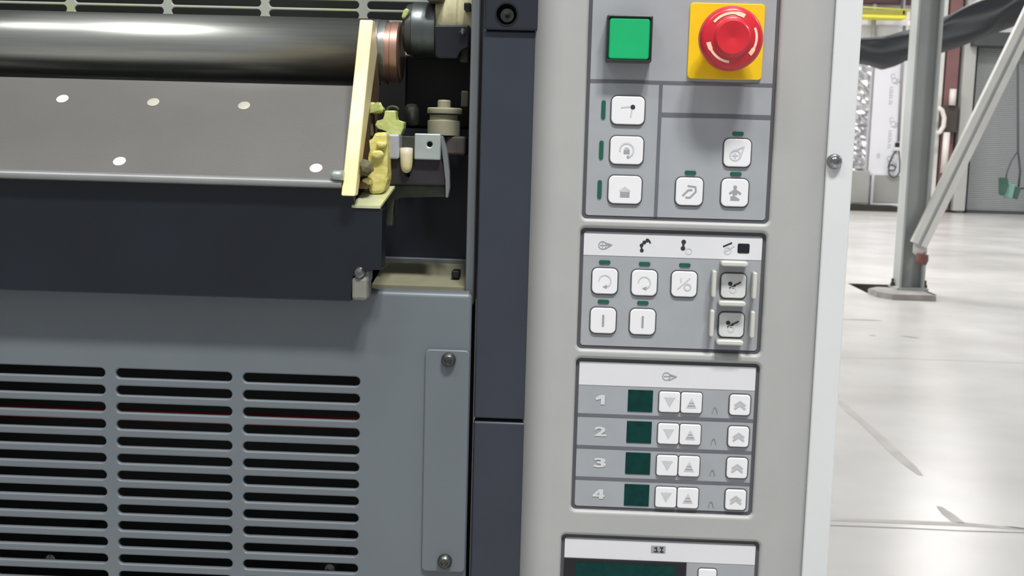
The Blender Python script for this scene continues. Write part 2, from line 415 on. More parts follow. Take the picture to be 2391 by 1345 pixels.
for P in (A - dirv*0.02, A + dirv*4.2):
    for q in (-nrm*0.02, nrm*0.02):
        for dy in (0.004, 0.014): vs.append(bm.verts.new(P + q + Vector((0, dy, 0))))
for q in ((0, 1, 3, 2), (4, 6, 7, 5), (0, 4, 5, 1), (2, 3, 7, 6), (0, 2, 6, 4), (1, 5, 7, 3)): bm.faces.new([vs[i] for i in q])
from_bm('packing_bar', bm, M_colm, t)
pprism('gusset_plate', [(2134, 560), (2160, 560), (2162, 585), (2142, 600), (2132, 590)], BY + 0.016, BY + 0.028, M_brace, t)
t2 = at(2152, 605, BY - 0.02)
lathe('rusty_pin', [(0.0, -0.05), (0.05, -0.045), (0.06, 0.0), (0.05, 0.045), (0.0, 0.05)], t2, (0.2, 0.1, 1), M_rust, t, 16)

# --- items against the far wall
wy = WALL_Y - 0.05
def wbox(name, a, b, dep, m, parent=None, bev=0.0, back=-0.045):
    return pbox(name, a, b, wy - dep, wy - back, m, parent, bev)
def wthing(name, label, cat, px, py):
    p = at(px, py, wy); return thing(name, label, cat, p)
tag(wbox('maroon_beam', (1900, -60), (2200, 6), 0.25, M_maroon), 'dark maroon roof beam along the top of the far wall', 'beam')
t = wthing('crane_beam', 'bright yellow crane runway beam above the black tarpaulin', 'beam', 2070, 34)
wbox('bottom_flange', (1880, 33.5), (2117, 40.5), 0.7, M_yellow, t, back=0.25)
wbox('hanger', (2110, -20), (2114, 34), 0.5, M_conduit, t, back=0.3)
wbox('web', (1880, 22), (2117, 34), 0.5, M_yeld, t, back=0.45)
b0 = at(1890, 8, wy - 1.0); b1 = at(2128, 24, wy - 1.0)
tube('tie_rod', [b0, b1], 0.014, M_yellow, t, 8)
t = wthing('insulator_stack', 'small white insulator on a rod at the end of the yellow beam', 'insulator', 2121, 50)
lathe('rod', [(0.02, 0), (0.02, 1.2)], at(2121, 130, wy - 0.8), (0, 0, 1), M_conduit, t, 8)
lathe('insulator', [(0.02, 0), (0.05, 0.03), (0.055, 0.11), (0.03, 0.13)], at(2121, 63, wy - 0.8), (0, 0, 1), M_plast, t, 12)
# foil strip
def foil(name, pix, Y, nx, nz, amp, m, label, cat):
    (ax, ay), (bx, by) = pix; bm = bmesh.new(); rows = []
    for j in range(nz + 1):
        row = []
        for i in range(nx + 1):
            p = at(ax + (bx - ax)*i/nx - 0.066*(ay + (by - ay)*j/nz - ay), ay + (by - ay)*j/nz, Y)
            row.append(bm.verts.new((p.x, Y + random.uniform(-amp, amp), p.z)))
        rows.append(row)
    for r0, r1 in zip(rows, rows[1:]):
        for i in range(nx): bm.faces.new((r0[i], r0[i+1], r1[i+1], r1[i]))
    ret = bmesh.ops.extrude_face_region(bm, geom=list(bm.faces))
    for g in ret['geom']:
        if isinstance(g, bmesh.types.BMVert): g.co.y += 0.06
    return tag(from_bm(name, bm, m), label, cat)
foil('foil_insulation', ((1990, 130), (2036, 400)), wy - 0.14, 6, 42, 0.035, M_foil, 'crinkled silver foil insulation roll hanging on the far wall', 'insulation')
# white printed board
t = wthing('insulation_board', 'white printed insulation board right of the silver foil', 'insulation', 2072, 300)
wbox('board', (2038, 60), (2106, 412), 0.08, M_board, t)
by_ = wy - 0.08 - 0.004
for n_, (lx, ly) in enumerate(((2087, 180), (2084, 282), (2078, 372))):
    c = at(lx, ly, by_); kk = mpp(lx, ly, by_)
    ink('logo_print', (c.x, c.z), by_, kk, [(arc(-2, -2, 5, 20, 330), 1.2), (arc(2, 8, 6, 160, 400), 1.4), ([(-2, 13), (8, 16), (14, 9), (16, 14)], 2.0), ([(4, 14), (12, 4)], 1.6)], [], M_ink_m, t)
    if n_ < 2:
        st = []
        for q in range(7):      # a line of print turned on its side, too blurred to read
            y_ = 24 + q*6 + (2 if q > 4 else 0)
            st += [([(-6, y_), (0, y_ + 0.5)], 1.5), ([(-6.2, y_), (-6.4, y_ + 4)], 1.3)]
            if q % 2: st.append(([(-0.5, y_), (-1, y_ + 4)], 1.2))
        ink('small_print', (c.x, c.z), by_, kk, st, [], M_ink_m, t)
c = at(2051, 364, by_)
ink('small_print', (c.x, c.z), by_, mpp(2051, 364, by_), [(arc(0, -2, 3, 0, 360), 1.4), ([(-4, 4), (4, 4)], 1.4)], [], M_ink_m, t)
# conduit, switch box and cable loops
t = wthing('conduit', 'thin grey conduit down the white board with a black box and looped cables', 'conduit', 2096, 340)
tube('pipe', [at(2112, 60, wy - 0.115), at(2098, 330, wy - 0.115)], 0.028, M_conduit, t, 10)
wbox('switch_box', (2091, 333), (2101, 345), 0.14, M_black, t, 0.01, 0.085)
wbox('white_clip', (2087, 344), (2100, 353), 0.16, M_plast, t, 0.01, 0.085)
Yc = wy - 0.2
tube('cable', [at(u, v, Yc) for u, v in ((2093, 352), (2085, 362), (2078, 378), (2074, 390), (2082, 384), (2092, 390), (2088, 398), (2076, 398))], 0.02, M_cable, t, 8)
tube('cable', [at(u, v, Yc) for u, v in ((2076, 388), (2075, 402), (2078, 410), (2086, 415), (2094, 412), (2100, 402), (2101, 380), (2099, 352))], 0.016, M_cable, t, 8)
# grey framed sheet and black base under it
t = wthing('leaning_sheet', 'grey sheet in a pale frame below the white board', 'panel', 2066, 443)
wbox('frame', (2034, 403), (2102, 479), 0.12, M_board, t, back=0.085)
wbox('sheet', (2041, 409), (2100, 473), 0.14, M_greyp, t, back=0.11)
pg = at_z(2040, 494)
bx0, bx1 = at(1975, 487, wy - 0.7).x, at(2097, 487, wy - 0.7).x
tag(box('black_block', bx0, bx1, wy - 0.7, wy, 0, at(2040, 481, wy - 0.7).z, M_base), 'long black block under the foil and the leaning sheet', 'plinth')  # plain black box along the wall foot
tag(pbox('grey_crate', (1980, 398), (2030, 475), wy - 0.4, wy - 0.21, M_greyp, None, 0.02), 'dull grey wrapped crate under the silver foil', 'crate')
# red column, pipes, jamb, roller door
tag(wbox('red_steel_column', (2206, -80), (2235, 497), 0.35, M_redcol), 'dull red steel column between the grey column and the door jamb', 'column')
tag(wbox('pale_post', (2184, -60), (2200, 497), 0.3, M_brace), 'narrow pale post left of the red steel column', 'post')
tag(wbox('dark_cabinet', (2200, 246), (2237, 310), 0.6, M_brown, None, 0.02, 0.352), 'dark brown box mounted on the red steel column', 'box')
tag(wbox('dark_gap_fill', (2236, -60), (2244, 497), 0.2, M_brown), 'dark strip standing in for the shaded gap beside the pale door jamb', 'post')  # dark box put in for the shade of the gap left of the jamb
for (a_, b_, lab) in (((2226, 208), (2223, 246), 'short cream pipe above the dark brown box'), ((2211, 309), (2203, 404), 'long cream pipe below the dark brown box')):
    tag(tube('cream_pipe', [at(a_[0], a_[1], wy - 0.65), at(b_[0], b_[1], wy - 0.65)], 0.07, M_plast, None, 14), lab, 'pipe', None)
tag(tube('white_hose', [at(u, v, wy - 0.648) for u, v in ((2190, 250), (2200, 258), (2205, 275), (2203, 295), (2195, 308), (2186, 312))], 0.05, M_plast, None, 12), 'curved white hose beside the dark brown box', 'hose')
tag(wbox('door_jamb', (2245, -60), (2274, 500), 0.45, M_jamb, None, 0.02), 'pale grey upright jamb at the left of the roller door', 'door jamb')
t = wthing('roller_door', 'grey slatted roller door in the far wall', 'door', 2340, 495)
tag(t, kind=None)
dx0, dx1 = at(2272, 300, wy - 0.25).x, at(2600, 300, wy - 0.25).x
ztop = at(2330, 108, wy - 0.25).z; npx = 4.45*mpp(2330, 300, wy - 0.25)
nsl = int(ztop/npx)
slat_me = None
for i in range(nsl):
    z0 = i*npx + 0.06
    if slat_me is None:
        bm = bmesh.new()
        prof = [(0.0, 0.0), (-0.012, npx*0.06), (-0.02, npx*0.40), (-0.012, npx*0.70), (0.0, npx*0.74)]
        L = [bm.verts.new((dx0, wy - 0.2 + y, z)) for y, z in prof]; R = [bm.verts.new((dx1, wy - 0.2 + y, z)) for y, z in prof]
        for q in range(4): bm.faces.new((L[q], L[q+1], R[q+1], R[q]))
        o = from_bm('slat', bm, M_door, t); slat_me = o; base_loc = o.location.copy()
    else:
        o = slat_me.copy(); COL.objects.link(o)
    o.location = base_loc + Vector((0, 0, z0))
box('backing', dx0, dx1, wy - 0.2, wy, 0.0, nsl*npx + 0.06, M_doorline, t)
box('bottom_bar', dx0, dx1, wy - 0.24, wy - 0.2, 0.005, 0.075, M_doorline, t)
wbox('hood', (2276, 78), (2640, 110), 0.7, M_doorline, t)
t = wthing('green_reel', 'teal green hose reel hanging from a cable in front of the roller door', 'reel', 2358, 440)
gy = wy - 1.5
pprism('body', [(2350, 425), (2372, 432), (2364, 466), (2343, 458)], gy - 0.25, gy, M_teal, t, 0.02)
pprism('side_plate', [(2334, 416), (2353, 415), (2356, 433), (2346, 456), (2334, 455)], gy - 0.32, gy - 0.25, M_teald, t, 0.01)
pprism('side_plate', [(2366, 434), (2386, 438), (2376, 466), (2362, 463)], gy - 0.22, gy - 0.1, M_teald, t, 0.01)
tube('cable', [at(2376, -60, gy), at(2377, 352, gy), at(2382, 400, gy), at(2378, 438, gy)], 0.022, M_cable, t, 8)
tube('cable', [at(2377, 352, gy), at(2362, 375, gy), at(2352, 400, gy), at(2348, 420, gy)], 0.014, M_cable, t, 8)
tube('cable', [at(2382, 440, gy), at(2420, 442, gy)], 0.014, M_cable, t, 8)
# pale pole in front of wall on the left
tag(tube('pale_pole', [at(2043, 2, wy - 0.15), at(2037, 108, wy - 0.15)], 0.05, M_jamb, None, 10), 'short pale vertical pole above the left end of the tarpaulin', 'pole')
# black tarpaulin slung across
TY = 17.0
def tarp():
    sect = [(1930, 95, 150), (1975, 92, 148), (2015, 88, 150), (2055, 84, 163), (2090, 78, 155), (2125, 70, 143), (2165, 52, 133), (2205, 34, 120), (2250, 16, 108), (2300, -6, 92), (2340, -22, 72), (2391, -46, 50), (2450, -80, 15), (2520, -120, -30)]
    bm = bmesh.new(); rings = []; n = 28; N = 70
    def lerp(u):
        s = u*(len(sect) - 1); i = min(int(s), len(sect) - 2); f = s - i
        return [sect[i][j]*(1 - f) + sect[i+1][j]*f for j in range(3)]
    for k in range(N + 1):
        u, tpx, bpx = lerp(k/N); p0 = at(u, tpx, TY); p1 = at(u, bpx, TY)
        c = (p0 + p1)/2; h = (p0.z - p1.z)/2; r = []
        for i in range(n):
            a = 2*PI*i/n
            fold = 1 + 0.10*math.sin(3*a + k*0.22) + 0.05*math.sin(7*a - k*0.13) if math.sin(a) > -0.8 else 1.0
            sh = abs(math.sin(a))**0.8*math.copysign(1, math.sin(a))
            r.append(bm.verts.new((c.x + 0.05*math.sin(2*a + k*0.3), c.y + 0.30*math.cos(a)*fold, c.z + h*sh)))
        rings.append(r)
    for a, b in zip(rings, rings[1:]):
        for i in range(n): bm.faces.new((a[i], a[(i+1) % n], b[(i+1) % n], b[i])).smooth = True
    bm.faces.new(rings[0]); bm.faces.new(rings[-1])
    return tag(from_bm('tarpaulin', bm, M_tarp), 'black tarpaulin roll slung sagging behind the grey column', 'tarpaulin')
tarp()

# =================================================================== THE PRESS
# --- light grey control console
fx = lambda px, py=672, Y=0.0: at(px, py, Y).x
fz = lambda py, px=1560, Y=0.0: at(px, py, Y).z
con = thing('control_console', 'light grey upright press control console with recessed button panels', 'control console', (fx(1570), 0.0, 0.0))
xL = (fx(1312, 0) + fx(1280, 1345))/2 ; xR = (fx(1862, 0) + fx(1806, 1345))/2
xLe = (fx(1243, 0, 0.03) + fx(1209, 1345, 0.03))/2; xRe = (fx(1949, 0, 0.008) + fx(1872, 1345, 0.008))/2
zT, zB = 1.85, 0.06
YP = 0.0030                       # depth of the recessed panel plates
P1 = rect4((1379, 0), (1826, 8), (1356, 512), (1794, 524), 0); 
P1 = (P1[0], P1[1], (at(1356, 511, 0).z + at(1794, 523, 0).z)/2, at(1600, 4, 0).z + 0.055)
P2 = rect4((1357, 532), (1791, 545), (1346, 815), (1776, 829), 0)
P3 = rect4((1346, 837), (1774, 851), (1333, 1190), (1758, 1208), 0)
P4 = rect4((1311, 1247), (1774, 1269), (1309, 1345), (1770, 1366), 0); P4 = (P4[0], P4[1], P4[3] - 0.085, P4[3])
PAN = [P1, P2, P3, P4]
S = lambda p, r=0.003: ((p[0] + p[1])/2, (p[2] + p[3])/2, p[1] - p[0], p[3] - p[2], r)
def console_sides(bm):
    prof = []
    for k in range(13):
        a = PI/2*k/12
        prof.append((xL - (xL - xLe)*math.sin(a), 0.03*(1 - math.cos(a))))
    prof.append((xLe, 0.10))
    prR = []
    for k in range(9):
        s = k/8; prR.append((xR + (xRe - xR)*s, 0.008*s*s))
    prR.append((xRe, 0.10))
    for pr in (prof, prR):
        v0 = [bm.verts.new((x, y, zB)) for x, y in pr]; v1 = [bm.verts.new((x, y, zT)) for x, y in pr]
        for i in range(len(pr) - 1): bm.faces.new((v0[i], v0[i+1], v1[i+1], v1[i])).smooth = i < len(pr) - 2
plate('housing', ((xL + xR)/2, (zT + zB)/2, xR - xL, zT - zB, 0.0001), [S(p) for p in PAN], 0.0, 0.008, M_console, con, bev=0.0022, obev=0.0, seg=3, n=5, extra=console_sides)
box('back_plate', xLe + 0.001, xRe - 0.001, 0.03, 0.10, zB, zT, M_dark, con)
panels = []
for i, p in enumerate(PAN):
    cx, cz, w, h, r = S(p)
    g = plate('control_panel', (cx, cz, w + 0.0012, h + 0.0012, 0.003), [], YP, 0.003, M_gasket, con, 0.0)
    e = 0.0022; top = 0.0022 if i else 0
    # grey face sheet inside the dark seam
    plate('face_sheet', (cx, cz, w - 2*e, h - 2*e, 0.0018), [], YP - 0.0004, 0.0006, M_panel, g, 0.0)
    panels.append(g)
YF = YP - 0.0004
def pc(px, py, Y=YF): 
    p = at(px, py, Y); return p.x, p.z
def pm(px, py, Y=YF): return mpp(px, py, Y)
def bar(name, a, b, wpx, m, parent, Y=YF - 0.0003):
    """straight printed rule, level or plumb"""
    p = at(a[0], a[1], Y); q = at(b[0], b[1], Y); w = wpx*pm(*a)/2
    if abs(a[0] - b[0]) > abs(a[1] - b[1]): z = (p.z + q.z)/2; return box(name, p.x, q.x, Y, YF + 0.0002, z - w, z + w, m, parent)
    x = (p.x + q.x)/2; return box(name, x - w, x + w, Y, YF + 0.0002, p.z, q.z, m, parent)
PXM = pm(1560, 700)
e = 0.0022
def hrule(py, pxm, panel, P, wpx, x0=None, x1=None):
    z = at(pxm, py, YF).z; w = wpx*PXM/2
    return box('divider', P[0] + e if x0 is None else x0, P[1] - e if x1 is None else x1, YF - 0.0002, YF + 0.0002, z - w, z + w, M_line, panel)
# panel 1 rules
zr = at(1590, 194, YF).z
hrule(194, 1590, panels[0], P1, 8)
xv = (at(1543, 200, YF).x + at(1531, 505, YF).x)/2
box('divider', xv - 4*PXM, xv + 4*PXM, YF - 0.0002, YF + 0.0002, P1[2] + e, zr - 4*PXM, M_line, panels[0])
hrule(271, 1670, panels[0], P1, 10, x0=xv + 4*PXM)
# rows of panel 3
for py in (975.5, 1050, 1123.5): hrule(py, 1555, panels[2], P3, 8)
# white header strips
def header(P, panel, top, bot, pxm):
    z1 = min(at(pxm, top, YF).z, P[3] - 0.0018); z0 = at(pxm, bot, YF).z
    return box('header_strip', P[0] + e, P[1] - e, YF - 0.0002, YF + 0.0002, z0, z1, M_strip, panel)
header(P2, panels[1], 551, 601.5, 1572); header(P3, panels[2], 851, 905, 1558); header(P4, panels[3], 1266, 1310, 1540)

def button(px, py, wpx, hpx, rpx=12, label=None, strokes=(), polys=(), im=M_ink_m, name='push_button', bez=2.6, proud=0.0016, m=M_key, strokes2=(), polys2=(), im2=M_ink_d):
    Yb = YF - proud
    x, z = pc(px, py, YF); k = pm(px, py)
    b = key(name, x, z, wpx*k, hpx*k, rpx*k, Yb, proud + 0.0006, m, con, 0.0006, label)
    plate('bezel', (x, z, (wpx + 2*bez)*k, (hpx + 2*bez)*k, (rpx + bez)*k), [], YF - 0.0004, 0.0006, M_bezel, b, 0.0)
    if strokes or polys: ink('icon', (x, z), Yb - 0.00012, k, list(strokes), list(polys), im, b)
    if strokes2 or polys2: ink('icon', (x, z), Yb - 0.00018, k, list(strokes2), list(polys2), im2, b)
    return b
def led(px, py, wpx, hpx):
    x, z = pc(px, py, YF); k = pm(px, py)
    return key('indicator_lamp', x, z, wpx*k, hpx*k, min(wpx, hpx)*k*0.5, YF - 0.0006, 0.001, M_led, con, 0.0002)
# --- panel 1 keys
button(1466, 258, 77, 65, 13, 'white key with a dot and lever symbol', [([(-16, -6), (8, -9)], 3), ([(9, -2), (7, 15)], 3)], [], M_ink_l, polys2=[disc(11, -8, 5.5)])
button(1463, 351, 77, 65, 13, 'white key with a padlock in a circular arrow', [(arc(0, 0, 16, 170, 430), 3.5), (arc(0, -1, 5, 180, 360), 2.5)], [], M_ink_l, polys2=[[(-7, -1), (7, -1), (7, 8), (-7, 8)], disc(4, 15, 3.5)], im2=M_ink_m)
button(1459, 443, 77, 65, 13, 'white key with a house-shaped symbol', [], [[(-13, 2), (0, -8), (13, 2), (9, 5), (-9, 5)]], M_ink_l, polys2=[[(-11, 5), (11, 5), (11, 17), (-11, 17)]], im2=M_ink_m)
for px, py in ((1409, 256), (1404, 350), (1400, 442)): led(px, py, 10, 44)
button(1721, 357, 63, 65, 13, 'white key with a drop-shaped outline', [(arc(-5, 6, 12, 0, 360), 3), ([(-14, -2), (15, -15), (6, 12)], 3), ([(-11, 6), (1, 6)], 3), ([(-5, 0), (-5, 12)], 3)], [], M_ink_l)
button(1609, 447, 63, 65, 13, 'white key with a curled arrow outline', [([(-4, -13), (14, -11), (15, 0), (2, 14), (-8, 14)], 4), ([(-15, 10), (-3, -3), (6, -4)], 4)], [], M_ink_m)
button(1715, 450, 63, 65, 13, 'white key with a seated figure symbol', [([(-12, 2), (0, -7), (13, 2)], 5)], [disc(0, -13, 4.5), [(-10, 9), (-2, 6), (12, 15), (10, 18), (-10, 18)], [(-6, -2), (6, -2), (5, 5), (-5, 5)]], M_ink_m)
for px, py in ((1723, 312), (1612, 403), (1718, 406)): led(px, py, 27, 10)
# green lamp button
x, z = pc(1469, 91, -0.006); k = pm(1469, 91, -0.006)
g = plate('start_button', (x, z, 107*k, 108*k, 4*k), [(x, z, 97*k, 98*k, 5*k)], -0.0085, YF + 0.0085, M_gframe, con, 0.0007, seg=3, label='square green button in a dark raised frame')
key('green_cap', x, z, 96*k, 97*k, 7*k, -0.0078, YF + 0.0075, M_green, g, 0.0012, 'flat green cap')
# emergency stop
x, z = pc(1695, 97, YF - 0.001); k = pm(1695, 97, YF)
cxy = (x, z)
es = key('emergency_stop', x, z, 174*k, 175*k, 9*k, YF - 0.0016, 0.0018, M_yel, con, 0.0004, 'red mushroom emergency stop on a square yellow plate')
dy = -0.022
d = at(1707, 88, dy); kd = pm(1707, 88, dy); Rm = 75.5*kd
lathe('stem', [(0.0135, 0), (0.0135, 0.012)], (x, YF, z), (0, -1, 0), M_red, es, 36)
prof = [(0.0135, -0.014), (Rm*0.80, -0.0130), (Rm*0.93, -0.0105), (Rm, -0.006), (Rm, -0.002), (Rm*0.97, 0.0008), (Rm*0.91, 0.0026), (Rm*0.84, 0.0034),
        (Rm*0.62, 0.0040), (Rm*0.575, 0.0046), (Rm*0.54, 0.0060), (Rm*0.50, 0.0066), (Rm*0.30, 0.0062), (Rm*0.0, 0.0050)]
# the head sits on the stem axis
head = lathe('mushroom_head', prof, (x, dy, z), (0, -1, 0), M_red, es, 64)
for a0, a1, tip in ((-142, -62, 1), (-25, 42, 1), (95, 168, 1)):
    pts = arc(0, 0, Rm*0.745, a0, a1, 14); bm = bmesh.new(); up = []; dn = []
    for i, (u, v) in enumerate(pts):
        s = i/14; wd = Rm*(0.038 + 0.028*(s > 0.72)) if tip else Rm*0.04
        r = math.hypot(u, v)
        def yy(rr_): return dy - (0.0034 + (0.84 - rr_/Rm)/0.22*0.0006) - 0.00025
        up.append(bm.verts.new((x + u*(r + wd)/r, yy(r + wd), z - v*(r + wd)/r))); dn.append(bm.verts.new((x + u*(r - wd)/r, yy(r - wd), z - v*(r - wd)/r)))
    for i in range(14): bm.faces.new((up[i], up[i+1], dn[i+1], dn[i]))
    from_bm('twist_arrow', bm, M_cream, es)
# --- panel 2
Yh = YF - 0.0003
def hicon(px, py, strokes, polys, m, panel): return ink('symbol_print', pc(px, py), Yh, pm(px, py), strokes, polys, m, panel)
hicon(1411, 573, [(arc(-4, 0, 9, 20, 340), 2), ([(3, -6), (18, -2), (2, 8)], 2), ([(-10, 0), (16, -1)], 1.6), ([(-4, -8), (-4, 8)], 1.4)], [], M_ink_m, panels[1])
hicon(1503, 573, [([(-4, 11), (-6, 0), (2, -8), (12, -12), (15, -6)], 4)], [disc(-4, 12, 4.5), disc(-5, 0, 4.5), disc(1, -7, 4.5), disc(8, -12, 4.5)], M_ink_d, panels[1])
hicon(1598, 573, [([(-2, -10), (-3, 8)], 5)], [disc(-2, -8, 5.5), disc(-3, 7, 5.5)], M_ink_d, panels[1])
hicon(1608, 587, [(arc(0, 0, 7, 0, 360), 1.6)], [], M_ink_l, panels[1])
hicon(1700, 576, [([(-11, 0), (8, -9)], 4)], [], M_ink_d, panels[1])
hicon(1702, 580, [(arc(-3, 6, 8, 0, 360), 2), ([(-9, 8), (12, -6)], 2.5)], [], M_ink_l, panels[1])
x, z = pc(1736, 580); k = pm(1736, 580)
key('sensor_window', x, z, 28*k, 23*k, 4*k, YF - 0.0005, 0.0008, M_black, con, 0.0002, 'small black sensor window')
circ = [(arc(0, 0, 14, 180, 420), 2.6)]; tipc = [[(-5, 13), (6, 8), (5, 17)]]
b1 = button(1412, 656, 59, 60, 12, 'white circular-arrow key, leftmost of its row', circ, [], M_ink_l, polys2=tipc, im2=M_ink_m)
b2 = button(1504, 660, 59, 60, 12, 'white circular-arrow key under the robot arm symbol', circ, [], M_ink_l, polys2=tipc, im2=M_ink_m)
button(1597, 663, 59, 60, 12, 'white key marked with one, slash and zero', [([(-8, -14), (-8, -4)], 2.6), ([(-15, 12), (13, -14)], 3), (arc(8, 7, 7.5, 0, 360), 3)], [], M_ink_l)
pipe = [([(0, -13), (0, 13)], 5)]
button(1408, 748, 59, 60, 12, 'white key with an upright bar, leftmost of its row', pipe, [], M_ink_m)
button(1500, 751, 59, 60, 12, 'white key with an upright bar, right of its twin', pipe, [], M_ink_m)
for px, py in ((1412, 612), (1505, 616), (1599, 619), (1409, 704), (1501, 707)): led(px, py, 27, 10)
br = [(arc(-1, 10, 7, 0, 360), 2)]
br2 = [([(-9, 5), (16, -9)], 3.2), ([(-2, 4), (4, -3)], 5)]
M_key2 = mat('key_guarded', (214, 215, 217), 0.4, 0, 0.01, 60)
button(1712, 667, 58, 58, 11, 'upper guarded key with a brush symbol', br, [], M_ink_l, strokes2=br2, polys2=[disc(-8, -5, 5)], im2=M_ink_d, m=M_key2)
button(1707, 758, 58, 58, 11, 'lower guarded key with a brush symbol', br, [], M_ink_l, strokes2=br2, polys2=[disc(-8, -5, 5)], im2=M_ink_d, m=M_key2)
YG = YF - 0.0085
def guard(px, py, wpx, hpx):
    x, z = pc(px, py, YG); k = pm(px, py, YG)
    key('finger_guard', x, z, wpx*k, hpx*k, min(wpx, hpx)*k*0.45, YG, 0.0092, M_guardw, con, 0.0009)
for px, py in ((1716, 617), (1710.5, 710), (1705, 801)): guard(px, py, 63, 12)
for px, py in ((1668, 664), (1763, 668), (1663, 756), (1758, 759)): guard(px, py, 10, 64)
# --- panel 3
hicon(1562, 879, [(arc(-6, 0, 9, 20, 340), 2), ([(2, -5), (18, 0), (0, 9)], 2), ([(-12, 0), (14, -1)], 1.8)], [], M_ink_m, panels[2])
ROWS = [(933, 936, 939, 945), (1007, 1009, 1013, 1019), (1080, 1082, 1087, 1092), (1153, 1156, 1161, 1166)]
for i, (yd, yl, yb, yc) in enumerate(ROWS):
    s = -3.0*i
    words = ('row one', 'row two', 'row three', 'row four')[i]
    dx = [0, 0, -1.5, -4][i]
    k = pm(1400, yd)
    if i == 0: ink('digit', pc(1402, yd), Yh, k, [], [[(-12, -4), (-1, -11.5), (10, -11.5), (10, 11.5), (1, 11.5), (1, -2), (-10, 2)]], M_digit, panels[2])
    elif i == 3:
        ink('digit', pc(1398, yd), Yh, k, [], [[(0, -11.5), (10, -11.5), (10, 2), (14, 2), (14, 7), (10, 7), (10, 11.5), (1, 11.5), (1, 7), (-14, 7), (-14, 2)]], M_digit, panels[2])
        ink('digit_counter', pc(1398, yd), Yh - 0.00005, k, [], [[(1.5, -5), (1.5, 2.4), (-6, 2.4)]], M_panel, panels[2])
    else: text_mesh('digit', str(i + 1), pc(1402 + dx, yd), Yh, (22 if i == 0 else 28)*k, 23*k, M_digit, panels[2], 0.035)
    x, z = pc(1495 + s*0.95, yl); k = pm(1495, yl)
    key('display', x, z, 58*k, 52*k, 1.2*k, YF - 0.0004, 0.0008, M_lcd, con, 0.0001, 'dark green digit display of ' + words)
    tri_d = [[(-12, -11), (12, -11), (0, 12)]]; tri_u = [[(-12, 12), (12, 12), (0, -12)]]
    button(1563 + s*0.95, yb - 1, 49, 49, 6, 'white down-arrow key of ' + words, [([(-12, -10), (12, -10)], 3)], tri_d, M_ink_l, bez=2)
    button(1614 + s*0.95, yb + 1, 49, 49, 6, 'white up-arrow key of ' + words, [], tri_u, M_ink_l, strokes2=[([(-8, 7), (8, 7)], 2.5), ([(-5, 0), (5, 0)], 2)], im2=M_ink_m, bez=2)
    ch = [([(-12, 1), (0, -8), (12, 1)], 5), ([(-12, 9), (0, 0), (12, 9)], 5)]
    button(1727 + s*1.1, yc, 48, 49, 8, 'white double-chevron key of ' + words, ch, [], mat('print_soft', (188, 190, 194), 0.6, 0, 0.02, 80), bez=2.4)
    hicon(1669 + s, yl + 22, [([(-6, 7), (-3, -4), (0, -7), (3, -4), (6, 7)], 1.6)], [], mat('print_faint', (136, 139, 144), 0.6, 0, 0.02, 80), panels[2])
# --- panel 4
x, z = pc(1537, 1283); k = pm(1537, 1283)
hicon(1537, 1283, [], [[(-17, -9), (17, -9), (17, 9), (-17, 9)]], M_ink_m, panels[3])
ink('symbol_print', (x, z), Yh - 0.0002, k, [([(-9, -3), (-4, -5), (-4, 5)], 3), ([(-10, 5), (0, 5)], 2.5), ([(4, -5), (11, -5)], 3), ([(8, -4), (8, 5)], 3), ([(4, 5), (12, 5)], 3)], [], M_ink_d, panels[3])
x0_, z1_ = pc(1317, 1304); x1_, _ = pc(1603, 1315); z1_ = at(1460, 1308, YF).z
lcd = box('lcd_screen', P4[0] + e, x1_, YF - 0.0008, YF + 0.0002, z1_ - 0.05, z1_, M_black, con, 0.0002, 'wide black screen with a teal display')
xa = at(1343, 1320, YF).x; xb = at(1576, 1325, YF).x
box('display_area', xa, xb, YF - 0.0011, YF - 0.0008, z1_ - 0.042, z1_ - 0.0022, M_lcd, lcd)
button(1651, 1348, 42, 43, 6, 'white key right of the wide screen', [([(-10, 4), (10, 4)], 2.5)], [], M_ink_l, bez=2)
# --- white end cover with one screw
xa, xb = xRe + 0.0001, (fx(2019, 0, 0.006) + fx(1930, 1345, 0.006))/2
t = thing('end_cover', 'white metal end cover strip along the right side of the console', 'machine cover', ((xa + xb)/2, 0.1, 0))
plate('cover', ((xa + xb)/2, (zT + zB)/2, xb - xa, zT - zB, 0.002), [], 0.006, 0.30, M_white, t, 0.0012, seg=3)
c = at(1950, 377, 0.004); ks = mpp(1950, 377, 0.004)
R_ = 18.5*ks
sc = lathe('dome_screw', [(R_, 0), (R_*0.97, 0.0012), (R_*0.86, 0.0027), (R_*0.66, 0.0040), (R_*0.40, 0.0048), (R_*0.34, 0.0047), (R_*0.30, 0.0036), (0.0, 0.0034)], (c.x, 0.0062, c.z), (0, -1, 0), M_chrome, t, 36, 'shiny domed socket screw')

